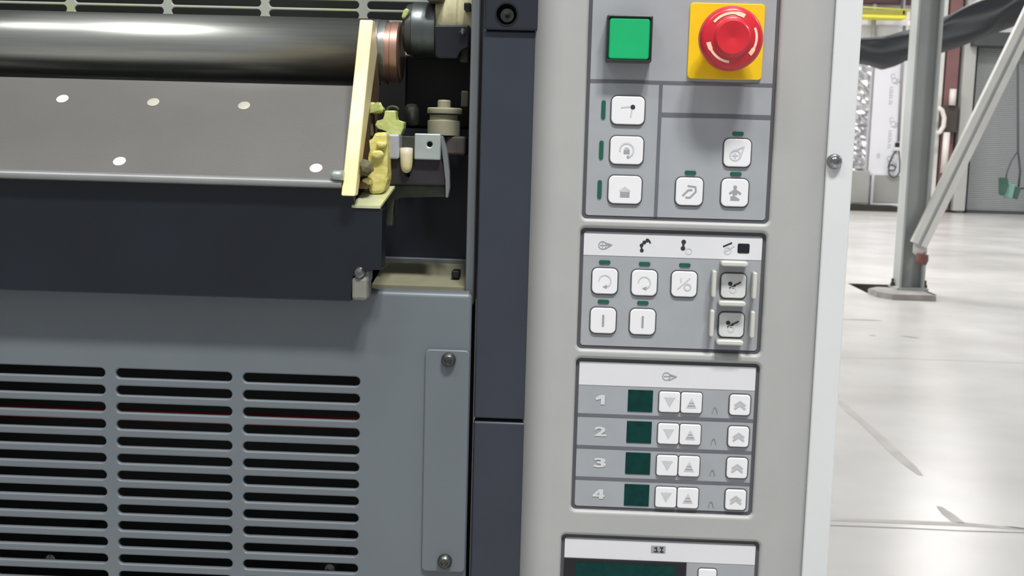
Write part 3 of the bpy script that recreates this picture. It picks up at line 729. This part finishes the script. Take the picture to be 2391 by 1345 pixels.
# --- slate blue pillar cover in two lengths
t = thing('pillar_cover', 'slate blue pillar cover between console and ink unit', 'machine cover', (fx(1170), 0.05, 0))
YPi = 0.016
pxl = (at(1125, 0, YPi).x + at(1101, 1345, YPi).x)/2; pxr = (at(1246, 0, YPi).x + at(1212, 1345, YPi).x)/2 + 0.004
zs = at(1160, 982, YPi).z
plate('lower_cover', ((pxl + pxr)/2, (zs - 0.001 + zB)/2, pxr - pxl, zs - 0.001 - zB, 0.001), [], YPi, 0.08, M_slate, t, 0.0016, seg=3)
ztopb = at(1180, 72, YPi).z
plate('upper_cover', ((pxl + pxr)/2, (zs + 0.0012 + ztopb)/2, pxr - pxl, ztopb - zs - 0.0012, 0.001), [], YPi, 0.08, M_slate, t, 0.0012, seg=3)
cap = at(1183, 33, YPi - 0.003)
plate('cap_block', ((pxl + pxr)/2 + 0.001, (ztopb + 1.85)/2, pxr - pxl, 1.85 - ztopb - 0.0004, 0.002), [(cap.x, cap.z, 0.014, 0.014, 0.0069)], YPi - 0.003, 0.08, M_slate_d, t, 0.0016, seg=3, n=6, hbev=0.0004)
lathe('recessed_screw', [(0.0055, 0), (0.0055, 0.003), (0.0042, 0.0045), (0.002, 0.0042), (0, 0.003)], (cap.x, YPi + 0.0088, cap.z), (0, -1, 0), M_screwo, t, 24)
lathe('recess_shade_cup', [(0.0073, -0.014), (0.0073, 0.0003), (0.0064, 0.0003), (0.0062, -0.0122)], (cap.x, YPi - 0.003, cap.z), (0, -1, 0), M_black, t, 32)  # black cup added, shade of the screw recess is in its colour

# --- frame flange
YFr = 0.032
xa = (at(1100, 0, YFr).x + at(1087, 690, YFr).x)/2; xb = (at(1122, 0, YFr).x + at(1107, 690, YFr).x)/2
zf = at(1097, 712, YFr).z
tag(box('side_frame', xa, xb, YFr, 0.36, zf, 1.85, M_frame, None, 0.0012, seg=3), 'grey steel side frame edge between ink unit and slate pillar', 'machine frame')

# --- lower slotted guard
YGd = 0.014
gt = thing('guard_panel', 'blue-grey sheet guard with three columns of rounded slots', 'machine guard', (fx(500), YGd, 0))
gx1 = (at(1100, 740, YGd).x + at(1087, 1345, YGd).x)/2; gx0 = -0.62
gz1 = at(975, 682, YGd).z; gz0 = 0.08
c1 = at(703, 887, YGd); kg = mpp(703, 887, YGd)
pitch = ((at(703, 887, YGd) - at(697, 1323.5, YGd)).z)/11
sw, sh = 273.5*kg, 22.5*kg
cols = [at(702, 1100, YGd).x - 0.0, at(407, 1100, YGd).x, at(407, 1100, YGd).x - (at(702, 1100, YGd).x - at(407, 1100, YGd).x)]
cols.append(2*cols[2] - cols[1])
holes = []
# rows of the left columns sit slightly off the right ones only through perspective
for cxx in cols:
    for j in range(16):
        holes.append((cxx, c1.z - pitch*j, sw, sh, sh/2 - 1e-5))
plate('sheet', ((gx0 + gx1)/2, (gz0 + gz1)/2, gx1 - gx0, gz1 - gz0, 0.003), holes, YGd, 0.004, M_steelgrey, gt, 0.0011, obev=0.003, seg=3, n=5)
# bent-over top edge of the sheet
box('top_return', gx0, gx1 - 0.002, YGd + 0.0035, YGd + 0.016, gz1 - 0.003, gz1 - 0.0002, M_steelgrey, gt, 0.0008)
ax0 = (at(994, 815, YGd).x + at(981, 1332, YGd).x)/2; ax1 = (at(1098, 818, YGd).x + at(1088, 1335, YGd).x)/2
az1, az0 = at(1045, 816, YGd).z, at(1036, 1333, YGd).z
ap = plate('access_plate', ((ax0 + ax1)/2, (az0 + az1)/2, ax1 - ax0 - 0.001, az1 - az0, 0.003), [], YGd - 0.0022, 0.0022, M_steelgrey, gt, 0.0009, seg=3, label='narrow blank access plate held by two screws')
for px, py in ((1047, 841), (1038, 1312)):
    c = at(px, py, YGd - 0.004); r_ = 17*mpp(px, py, YGd)
    lathe('pan_screw', [(r_, 0), (r_, 0.0016), (r_*0.9, 0.0030), (r_*0.6, 0.0042), (r_*0.5, 0.0042), (r_*0.42, 0.0026), (0, 0.0024)], (c.x, YGd - 0.0022, c.z), (0, -1, 0), M_screwo, ap, 28)
# behind the guard
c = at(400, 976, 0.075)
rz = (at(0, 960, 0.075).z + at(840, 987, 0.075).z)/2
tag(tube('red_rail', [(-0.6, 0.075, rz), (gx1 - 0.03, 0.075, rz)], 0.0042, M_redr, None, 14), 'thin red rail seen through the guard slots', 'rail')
for px, py, lab in ((122, 1303, 'small grey bolt head behind the lowest left guard slot'), (772, 1325, 'small grey bolt head behind the lowest right guard slot')):
    c = at(px, py, 0.06)
    tag(lathe('bolt', [(0.003, 0), (0.003, 0.09), (0.0036, 0.09), (0.0036, 0.093), (0, 0.0945)], (c.x, 0.15, c.z), (0, -1, 0), M_screw, None, 14), lab, 'bolt')
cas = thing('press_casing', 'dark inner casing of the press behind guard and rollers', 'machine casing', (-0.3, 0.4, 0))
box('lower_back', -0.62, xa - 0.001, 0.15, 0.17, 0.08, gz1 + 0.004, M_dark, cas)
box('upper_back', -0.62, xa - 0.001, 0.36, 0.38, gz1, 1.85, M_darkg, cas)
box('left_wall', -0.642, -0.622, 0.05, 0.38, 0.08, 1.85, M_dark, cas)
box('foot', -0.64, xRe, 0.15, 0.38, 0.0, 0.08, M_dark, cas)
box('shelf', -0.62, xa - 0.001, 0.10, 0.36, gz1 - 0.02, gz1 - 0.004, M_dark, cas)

# --- niche right of the ink fountain
nt_ = thing('niche_tray', 'dull beige drip pad in the dark niche beside the ink fountain', 'drip pad', at(980, 655, 0.05))
zpad = at(980, 668, 0.036).z
pb = at(980, 622, 0.10)
pprism_pts = [(at(868, 668, 0.036).x, 0.036), (at(1086, 668, 0.036).x, 0.036), (at(1086, 668, 0.036).x, 0.088), (at(872, 668, 0.036).x, 0.088)]
bm = bmesh.new()
rise = 0.010
lo = [bm.verts.new((x, y, zpad + (y - 0.036)/0.052*rise - 0.003)) for x, y in pprism_pts]; hi = [bm.verts.new((x, y, zpad + (y - 0.036)/0.052*rise)) for x, y in pprism_pts]
bm.faces.new(lo); bm.faces.new(hi)
for i in range(4): bm.faces.new((lo[i], lo[(i+1) % 4], hi[(i+1) % 4], hi[i]))
from_bm('pad', bm, M_pad, nt_)
pbox('black_stud', (1054, 632), (1073, 650), 0.050, 0.062, M_black, nt_, 0.001)
box('back_lip', at(872, 620, 0.092).x, xa, 0.089, 0.094, zpad + rise - 0.004, zpad + rise + 0.003, M_frame, nt_, 0.0006)
box('back_plate', at(860, 500, 0.095).x, xa - 0.0005, 0.0955, 0.099, zpad - 0.01, at(980, 300, 0.095).z, M_motorb, nt_)

# --- ink fountain: dark trough front, sloped blade plate with rivets
ft = thing('ink_fountain', 'ink fountain with dark front and sloped grey riveted blade plate', 'ink fountain', (fx(400), 0.0, at(400, 690, 0).z))
YT = -0.004
tx0 = -0.60
zt = at(400, 418, YT).z; zbt = at(400, 690, YT).z
x824 = (at(826, 440, YT).x + at(824, 480, YT).x)/2; x893 = at(892, 560, YT).x; x862 = at(860, 640, YT).x; x820 = at(820, 690, YT).x
z484 = at(855, 486, YT).z; z630 = at(870, 630, YT).z
prism('trough_front', [(tx0, zbt), (x820, zbt), (x820, z630 - 0.004), (x862 - 0.003, z630), (x893, z630), (x893, z484), (x824, z484), (x824, zt), (tx0, zt)], YT, 0.0125, M_tray, ft, 0.0009)
# sloped blade plate
y0b, y1b = -0.010, 0.062
z0b = (at(0, 404, y0b).z + at(795, 428, y0b).z)/2; z1b = (at(0, 177, y1b).z + at(815, 203, y1b).z)/2
xr0 = at(797, 424, y0b).x; xr1 = at(822, 205, y1b).x; xr0 = xr1 = (at(803, 440, -0.014).x + at(833, 60, 0.046).x)/2 - 0.0002   # butts against the cheek
bm = bmesh.new(); th_ = 0.004
nv = Vector((0, -(z1b - z0b), (y1b - y0b))).normalized()
P = [Vector((tx0, y0b, z0b)), Vector((xr0, y0b, z0b)), Vector((xr1, y1b, z1b)), Vector((tx0, y1b, z1b))]
f_ = [bm.verts.new(p) for p in P]; b_ = [bm.verts.new(p - nv*th_) for p in P]
bm.faces.new(f_); bm.faces.new(b_)
for i in range(4): bm.faces.new((f_[i], f_[(i+1) % 4], b_[(i+1) % 4], b_[i]))
bl = from_bm('blade_plate', bm, M_blade, ft, 'sloped grey blade plate with pale rivets')
# rounded front lip
lp = []
for k in range(9):
    a = PI*(0.30 + 0.95*k/8); lp.append((y0b + 0.0035 + 0.0042*math.cos(a)*1.0 - 0.0005, z0b - 0.0006 + 0.0030*math.sin(a)))
lp = [(y0b + 0.010, z0b + 0.006)] + lp + [(y0b + 0.012, z0b - 0.0045)]
prism('front_lip', lp, tx0, xr0, M_lip, ft, 0, axis='x', smooth=None)
def on_blade(px, py):
    d = ROT @ Vector(((px - W/2)/F, -(py - H/2)/F, -1.0)); p0 = P[0]
    return CAM + d*((p0 - CAM).dot(nv)/d.dot(nv))
for px, py in ((146, 231), (358, 239), (570, 247), (279, 377), (738, 393), (-66, 224), (-180, 360)):
    p = on_blade(px, py)
    lathe('rivet', [(0.0040, 0), (0.0040, 0.0003), (0.0034, 0.0005), (0, 0.0006)], p, nv, M_rivet if px not in (358, 570) else mat('rivet_dull', (186, 184, 170), 0.5, 0.1, 0.05, 60), bl, 20)
# underside of the trough behind the front
box('trough_floor', tx0, x824, 0.013, 0.05, gz1 + 0.002, zt - 0.01, M_dark, ft)
# pale clamp at the lower right corner
cl = pbox('corner_clamp', (821, 648), (857, 702), -0.006, 0.0125, mat('clamp_grey', (132, 132, 124), 0.6, 0.1, 0.1, 60), ft, 0.002, 'small pale clamp at the lower right corner')
c = at(838, 638, -0.006)
lathe('clamp_screw', [(0.0035, 0), (0.0035, 0.002), (0.0024, 0.0035), (0, 0.004)], (c.x, -0.004, c.z), (0, -1, 0.2), M_screw, cl, 16)
pbox('clamp_tongue', (843, 630), (862, 660), -0.002, 0.0125, M_frame, ft, 0.0015)
# stained ledge
lz = z484
bm = bmesh.new()
pl = [Vector((x824 - 0.0008, YT - 0.001, lz)), Vector((x893 - 0.0012, YT - 0.001, lz)), Vector((x893 + 0.0030, 0.030, lz + 0.0115)), Vector((x824 + 0.004, 0.030, lz + 0.0115))]
a = [bm.verts.new(p) for p in pl]; b = [bm.verts.new(p + Vector((0, 0, 0.0016))) for p in pl]
bm.faces.new(a); bm.faces.new(b)
for i in range(4): bm.faces.new((a[i], a[(i+1) % 4], b[(i+1) % 4], b[i]))
from_bm('stained_ledge', bm, M_ledge, ft)

# --- brass cheek
ct = thing('fountain_cheek', 'cream brass end cheek bar between blade plate and gears', 'end cheek', at(820, 450, 0))
yb0, yb1 = -0.014, 0.046
cz0 = at(818, 458, yb0).z; cz1 = at(850, 46, yb1).z
cxa = (at(803, 440, yb0).x + at(833, 60, yb1).x)/2; cxb = cxa + 0.0088
prism('bar', [(yb0, cz0), (yb0 + 0.010, cz0), (yb1 + 0.020, cz1 - 0.02), (yb1 + 0.010, cz1), (yb1, cz1)], cxa, cxb, M_brass, ct, 0.0010, axis='x')
prism('web_plate', [(yb0 + 0.010, cz0 + 0.010), (0.07, cz0 + 0.014), (0.085, cz1 - 0.015), (yb1 + 0.018, cz1 - 0.02)], cxa + 0.0012, cxb - 0.0006, M_brassd, ct, 0.0006, axis='x')
c = at(800, 410, -0.012)
lathe('pivot_pin', [(0.0030, 0), (0.0030, 0.006), (0.0018, 0.008)], (cxa + 0.001, -0.010, c.z), (-1, 0, 0), M_block, ct, 18)
pbox('foot_block', (822, 422), (858, 441), 0.004, 0.02, M_brassd, ct, 0.0015)
c = at(848, 393, 0.0)
lathe('lock_nut', [(0.0055, 0), (0.0055, 0.005), (0.0035, 0.0055), (0.0035, 0.008), (0, 0.009)], (c.x, 0.006, c.z), (0.3, -1, 0.1), M_olive, ct, 6, smooth=False)

# --- ink roller
rt = thing('ink_roller', 'polished steel ink roller above the blade plate', 'roller', (fx(400), 0.09, 1.3))
YR = 0.092
zr_ = (at(0, 99, YR).z + at(600, 116, YR).z)/2 ; Rr = 74.5*mpp(300, 108, YR)
xj = at(872, 110, YR).x; xe = at(906, 110, YR).x; xc = at(938, 110, YR).x
ax = (1, 0, 0)
o = lathe('barrel', [(Rr, 0), (Rr, xj + 0.6)], (-0.6, YR, zr_), ax, M_roll, rt, 96)
lathe('end_collar', [(Rr*0.93, 0), (Rr*0.985, 0.0012), (Rr*0.985, (xe - xj)*0.5), (Rr*0.955, (xe - xj)*0.55), (Rr*0.97, (xe - xj)*0.62), (Rr*0.97, xe - xj)], (xj, YR, zr_), ax, M_roll, rt, 64)
lathe('copper_ring', [(Rr*0.90, 0), (Rr*0.90, (xc - xe)*0.35), (Rr*0.93, (xc - xe)*0.4), (Rr*0.93, xc - xe - 0.001), (Rr*0.86, xc - xe)], (xe, YR, zr_), ax, M_copper, rt, 64)

# --- drive coupling right of the roller
kt = thing('drive_coupling', 'dark drive coupling with cream upper cover at the roller end', 'coupling', at(1010, 70, 0.1))
YK = 0.088
cK = at(975, 70, YK); RK = 63*mpp(975, 70, YK)
xs_ = at(936, 70, YK - RK).x; xm = at(1013, 70, YK - RK).x; xe_ = xa
lathe('coupling_body', [(RK*0.72, -0.0), (RK*0.90, 0.0022), (RK*0.95, 0.006), (RK, 0.0065), (RK, (xm - xs_)*0.62), (RK*0.985, (xm - xs_)*0.64), (RK*0.985, xm - xs_)], (xs_, YK, cK.z), ax, M_motor, kt, 56)
pprism('stained_edge', [(936, 42), (942, 22), (950, 18), (956, 24), (952, 34), (944, 44)], YK - RK + 0.001, YK, M_inkg, kt, 0.0012)
lathe('cream_cover', [(RK*0.985, 0), (RK*1.03, 0.001), (RK*1.03, 0.014), (RK*0.97, 0.0155), (RK*1.0, 0.017), (RK*0.99, xe_ - xm - 0.0005)], (xm, YK + 0.004, cK.z + 0.006), ax, M_cloth, kt, 40)
pprism('gear_housing', [(1014, 58), (1096, 58), (1096, 112), (1073, 112), (1071, 134), (1066, 137), (1022, 136), (1016, 131)], YK - RK - 0.008, YK, M_motorb, kt, 0.0012)
c = at(1080, 73, YK - RK - 0.012)
lathe('bright_bolt', [(0.0022, 0), (0.0022, 0.003), (0.0012, 0.0042), (0, 0.0045)], (c.x, YK - RK - 0.008, c.z), (0, -1, 0), M_screw, kt, 16)
pbox('black_notch', (1083, 6), (1099, 24), YK - RK - 0.004, YK, M_black, kt, 0.0008)
pbox('pale_stub', (1073, 112), (1094, 145), YK - RK + 0.004, YK + 0.02, M_olive_d, kt, 0.001)
pprism('top_clip', [(992, -10), (1036, -12), (1030, 3), (1000, 4)], YK - RK - 0.006, YK, M_brown, kt, 0.0008)
# dark block added to fill the bay, where only shade lies
tag(box('bay_shade_block', at(946, 140, 0.11).x, xa - 0.0005, 0.110, 0.35, at(1000, 300, 0.11).z, at(1000, 132, 0.11).z, M_dark, None, 0.002), 'dark filler for the shaded bay under the drive coupling', 'filler block')

# --- ink adjusting gear: star knob, stained bracket, fork with steel blocks
sk = thing('star_knob', 'pale green ink-stained cross-shaped knob beside the brass cheek', 'knob', at(908, 290, 0.03))
Y0 = 0.034
pprism('cross', [(898, 258), (924, 258), (922, 282), (943, 284), (942, 300), (936, 315), (908, 317), (903, 303), (884, 303), (875, 293), (880, 281), (897, 281)], Y0, Y0 + 0.012, M_inkg, sk, 0.0008)
c = at(914, 256, Y0)
tube('wire_ring', [(c.x + 0.0036*math.cos(a), Y0 + 0.006, c.z + 0.0022*math.sin(a)) for a in [k*PI/12 for k in range(0, 14)]], 0.0008, M_olive_d, sk, 8)
gk = thing('stained_catch', 'pale green stained catch lever touching the back of the brass cheek', 'lever', at(870, 252, 0.04))
pprism('lever', [(846, 250), (858, 240), (872, 237), (880, 243), (895, 250), (896, 262), (880, 266), (864, 264), (850, 262)], 0.042, 0.052, M_inkg, gk, 0.0018)
pprism('post', [(848, 266), (870, 266), (872, 320), (846, 320)], 0.046, 0.056, M_olive, gk, 0.0012)
yb = thing('stained_bracket', 'yellow ink-crusted bracket standing on the stained ledge', 'bracket', at(880, 440, 0.01))
pprism('bracket', [(872, 310), (904, 308), (905, 400), (906, 420), (900, 440), (893, 452), (862, 454), (858, 432), (866, 420), (862, 404), (856, 390), (858, 366), (864, 346), (870, 330)], 0.012, 0.030, M_ink, yb, 0.0022)
pprism('crust', [(880, 330), (902, 332), (902, 342), (886, 346), (876, 340)], 0.008, 0.014, M_ink, yb, 0.0012)
pprism('crust', [(868, 352), (890, 350), (898, 362), (880, 372), (866, 366)], 0.0085, 0.014, M_ink, yb, 0.0014)
pprism('toe', [(842, 420), (856, 414), (868, 418), (866, 432), (848, 430)], 0.004, 0.016, M_ink, yb, 0.0014)
fk = thing('fork_bracket', 'dark fork bracket holding two bright steel blocks', 'bracket', at(970, 420, 0.03))
YFk = 0.028
pprism('fork_body', [(902, 366), (934, 366), (938, 404), (946, 418), (958, 418), (965, 404), (968, 368), (1030, 368), (1040, 400), (1042, 434), (902, 432)], YFk, YFk + 0.024, M_fork, fk, 0.0012)
pprism('lower_bar', [(898, 430), (1042, 432), (1042, 460), (930, 458), (918, 466), (916, 528), (900, 528)], YFk + 0.006, YFk + 0.020, M_olive_d, fk, 0.0010)
pbox('steel_block', (904, 313), (932, 371), YFk - 0.004, YFk + 0.014, M_blockb, fk, 0.0014, 'bluish steel block on the left prong')
p1_ = at(968, 311, YFk - 0.004); p2_ = at(1028, 374, YFk - 0.004); c = at(1003, 337, YFk - 0.004); kk = mpp(1000, 340, YFk - 0.004)
plate('steel_block', ((p1_.x + p2_.x)/2, (p1_.z + p2_.z)/2, p2_.x - p1_.x, p1_.z - p2_.z, 0.0008), [(c.x, c.z, 13*kk, 13*kk, 6.4*kk)], YFk - 0.004, 0.018, M_block, fk, 0.0009, seg=2, n=5, label='square steel block with a round hole')
f0 = at(949, 346, YFk); f1 = at(949, 404, YFk - 0.002)
pts = [f0 + (f1 - f0)*s for s in (0, 0.3, 0.55, 0.75, 0.88, 0.96, 1.0)]
tube('finger', pts, [0.0042, 0.0042, 0.0040, 0.0037, 0.0031, 0.0020, 0.0006], M_finger, fk, 18, 'rounded stained finger between the prongs')
pbox('slot_back', (934, 318), (968, 372), YFk + 0.010, YFk + 0.016, M_olive_d, fk, 0.0006)
lv = tag(pprism('lever_arm', [(1027, 318), (1034, 318), (1044, 352), (1049, 402), (1050, 440), (1046, 462), (1040, 462), (1040, 420), (1034, 368)], YFk - 0.001, YFk + 0.006, M_frame, None, 0.0006), 'thin curved grey lever arm right of the fork bracket', 'lever')
bf = thing('beige_fitting', 'beige stepped fitting with top knob behind the steel blocks', 'fitting', at(1036, 290, 0.06))
YB = 0.066
c = at(1036, 300, YB); kb = mpp(1036, 290, YB)
lathe('body', [(38*kb, 0), (38*kb, 33*kb), (33*kb, 35*kb), (33*kb, 47*kb)], (c.x, YB, at(1036, 316, YB).z), (0, 0, 1), M_beige, bf, 32)
lathe('flange', [(40*kb, 0), (41*kb, 2*kb), (41*kb, 11*kb), (38*kb, 14*kb)], (c.x + 0.0005, YB, at(1036, 266, YB).z), (0, 0, 1), M_beige, bf, 32)
lathe('knob', [(14*kb, 0), (15.5*kb, 2*kb), (15.5*kb, 16*kb), (13*kb, 19*kb), (0, 20*kb)], (c.x, YB, at(1036, 253, YB).z), (0, 0, 1), M_beige, bf, 24)
tag(lathe('dark_bolt', [(0.005, 0), (0.005, 0.010), (0.0035, 0.0125), (0, 0.013)], at(962, 287, 0.07), (0, -0.4, 1), M_screwo, None, 16), 'small dark bolt left of the beige fitting', 'bolt')
tag(pbox('rusty_block', (1040, 318), (1086, 362), 0.058, 0.085, mat('rusty_block', (84, 78, 76), 0.7, 0.1, 0.15, 80), None, 0.0015), 'dull grey-brown block under the beige fitting', 'machine block')
tag(pbox('grey_tab', (1076, 212), (1094, 250), 0.07, 0.085, M_olive_d, None, 0.001), 'small grey tab by the side frame, right of the beige knob', 'tab')

# --- slotted grille above and behind the roller
YQ = 0.25
gr = thing('slotted_grille', 'pale green-stained slotted grille above the roller', 'machine guard', at(500, 20, YQ))
kq = mpp(500, 20, YQ)
xs0 = at(733, 34, YQ).x; pq = 227.5*kq
q0 = at(733, 34, YQ); hq = 17.5*kq; pz = 23.5*kq
holes = []
for i in range(-3, 5):
    for j in range(-3, 4): holes.append((xs0 - pq*i, q0.z + pz*j, pq - 19*kq, hq, hq/2 - 1e-5))
gx_l = xs0 - pq*4.6; gx_r = xa - 0.001
holes = [h for h in holes if h[0] + h[2]/2 < gx_r - 0.004]
plate('grille_sheet', ((gx_l + gx_r)/2, q0.z, gx_r - gx_l, pz*7.5, 0.004), holes, YQ, 0.003, M_grille, gr, 0.0006, seg=2, n=4)
box('mount_rail', gx_l, gx_r, YQ, YQ + 0.003, q0.z - pz*3.75 - 0.06, q0.z - pz*3.75, M_darkg, gr)
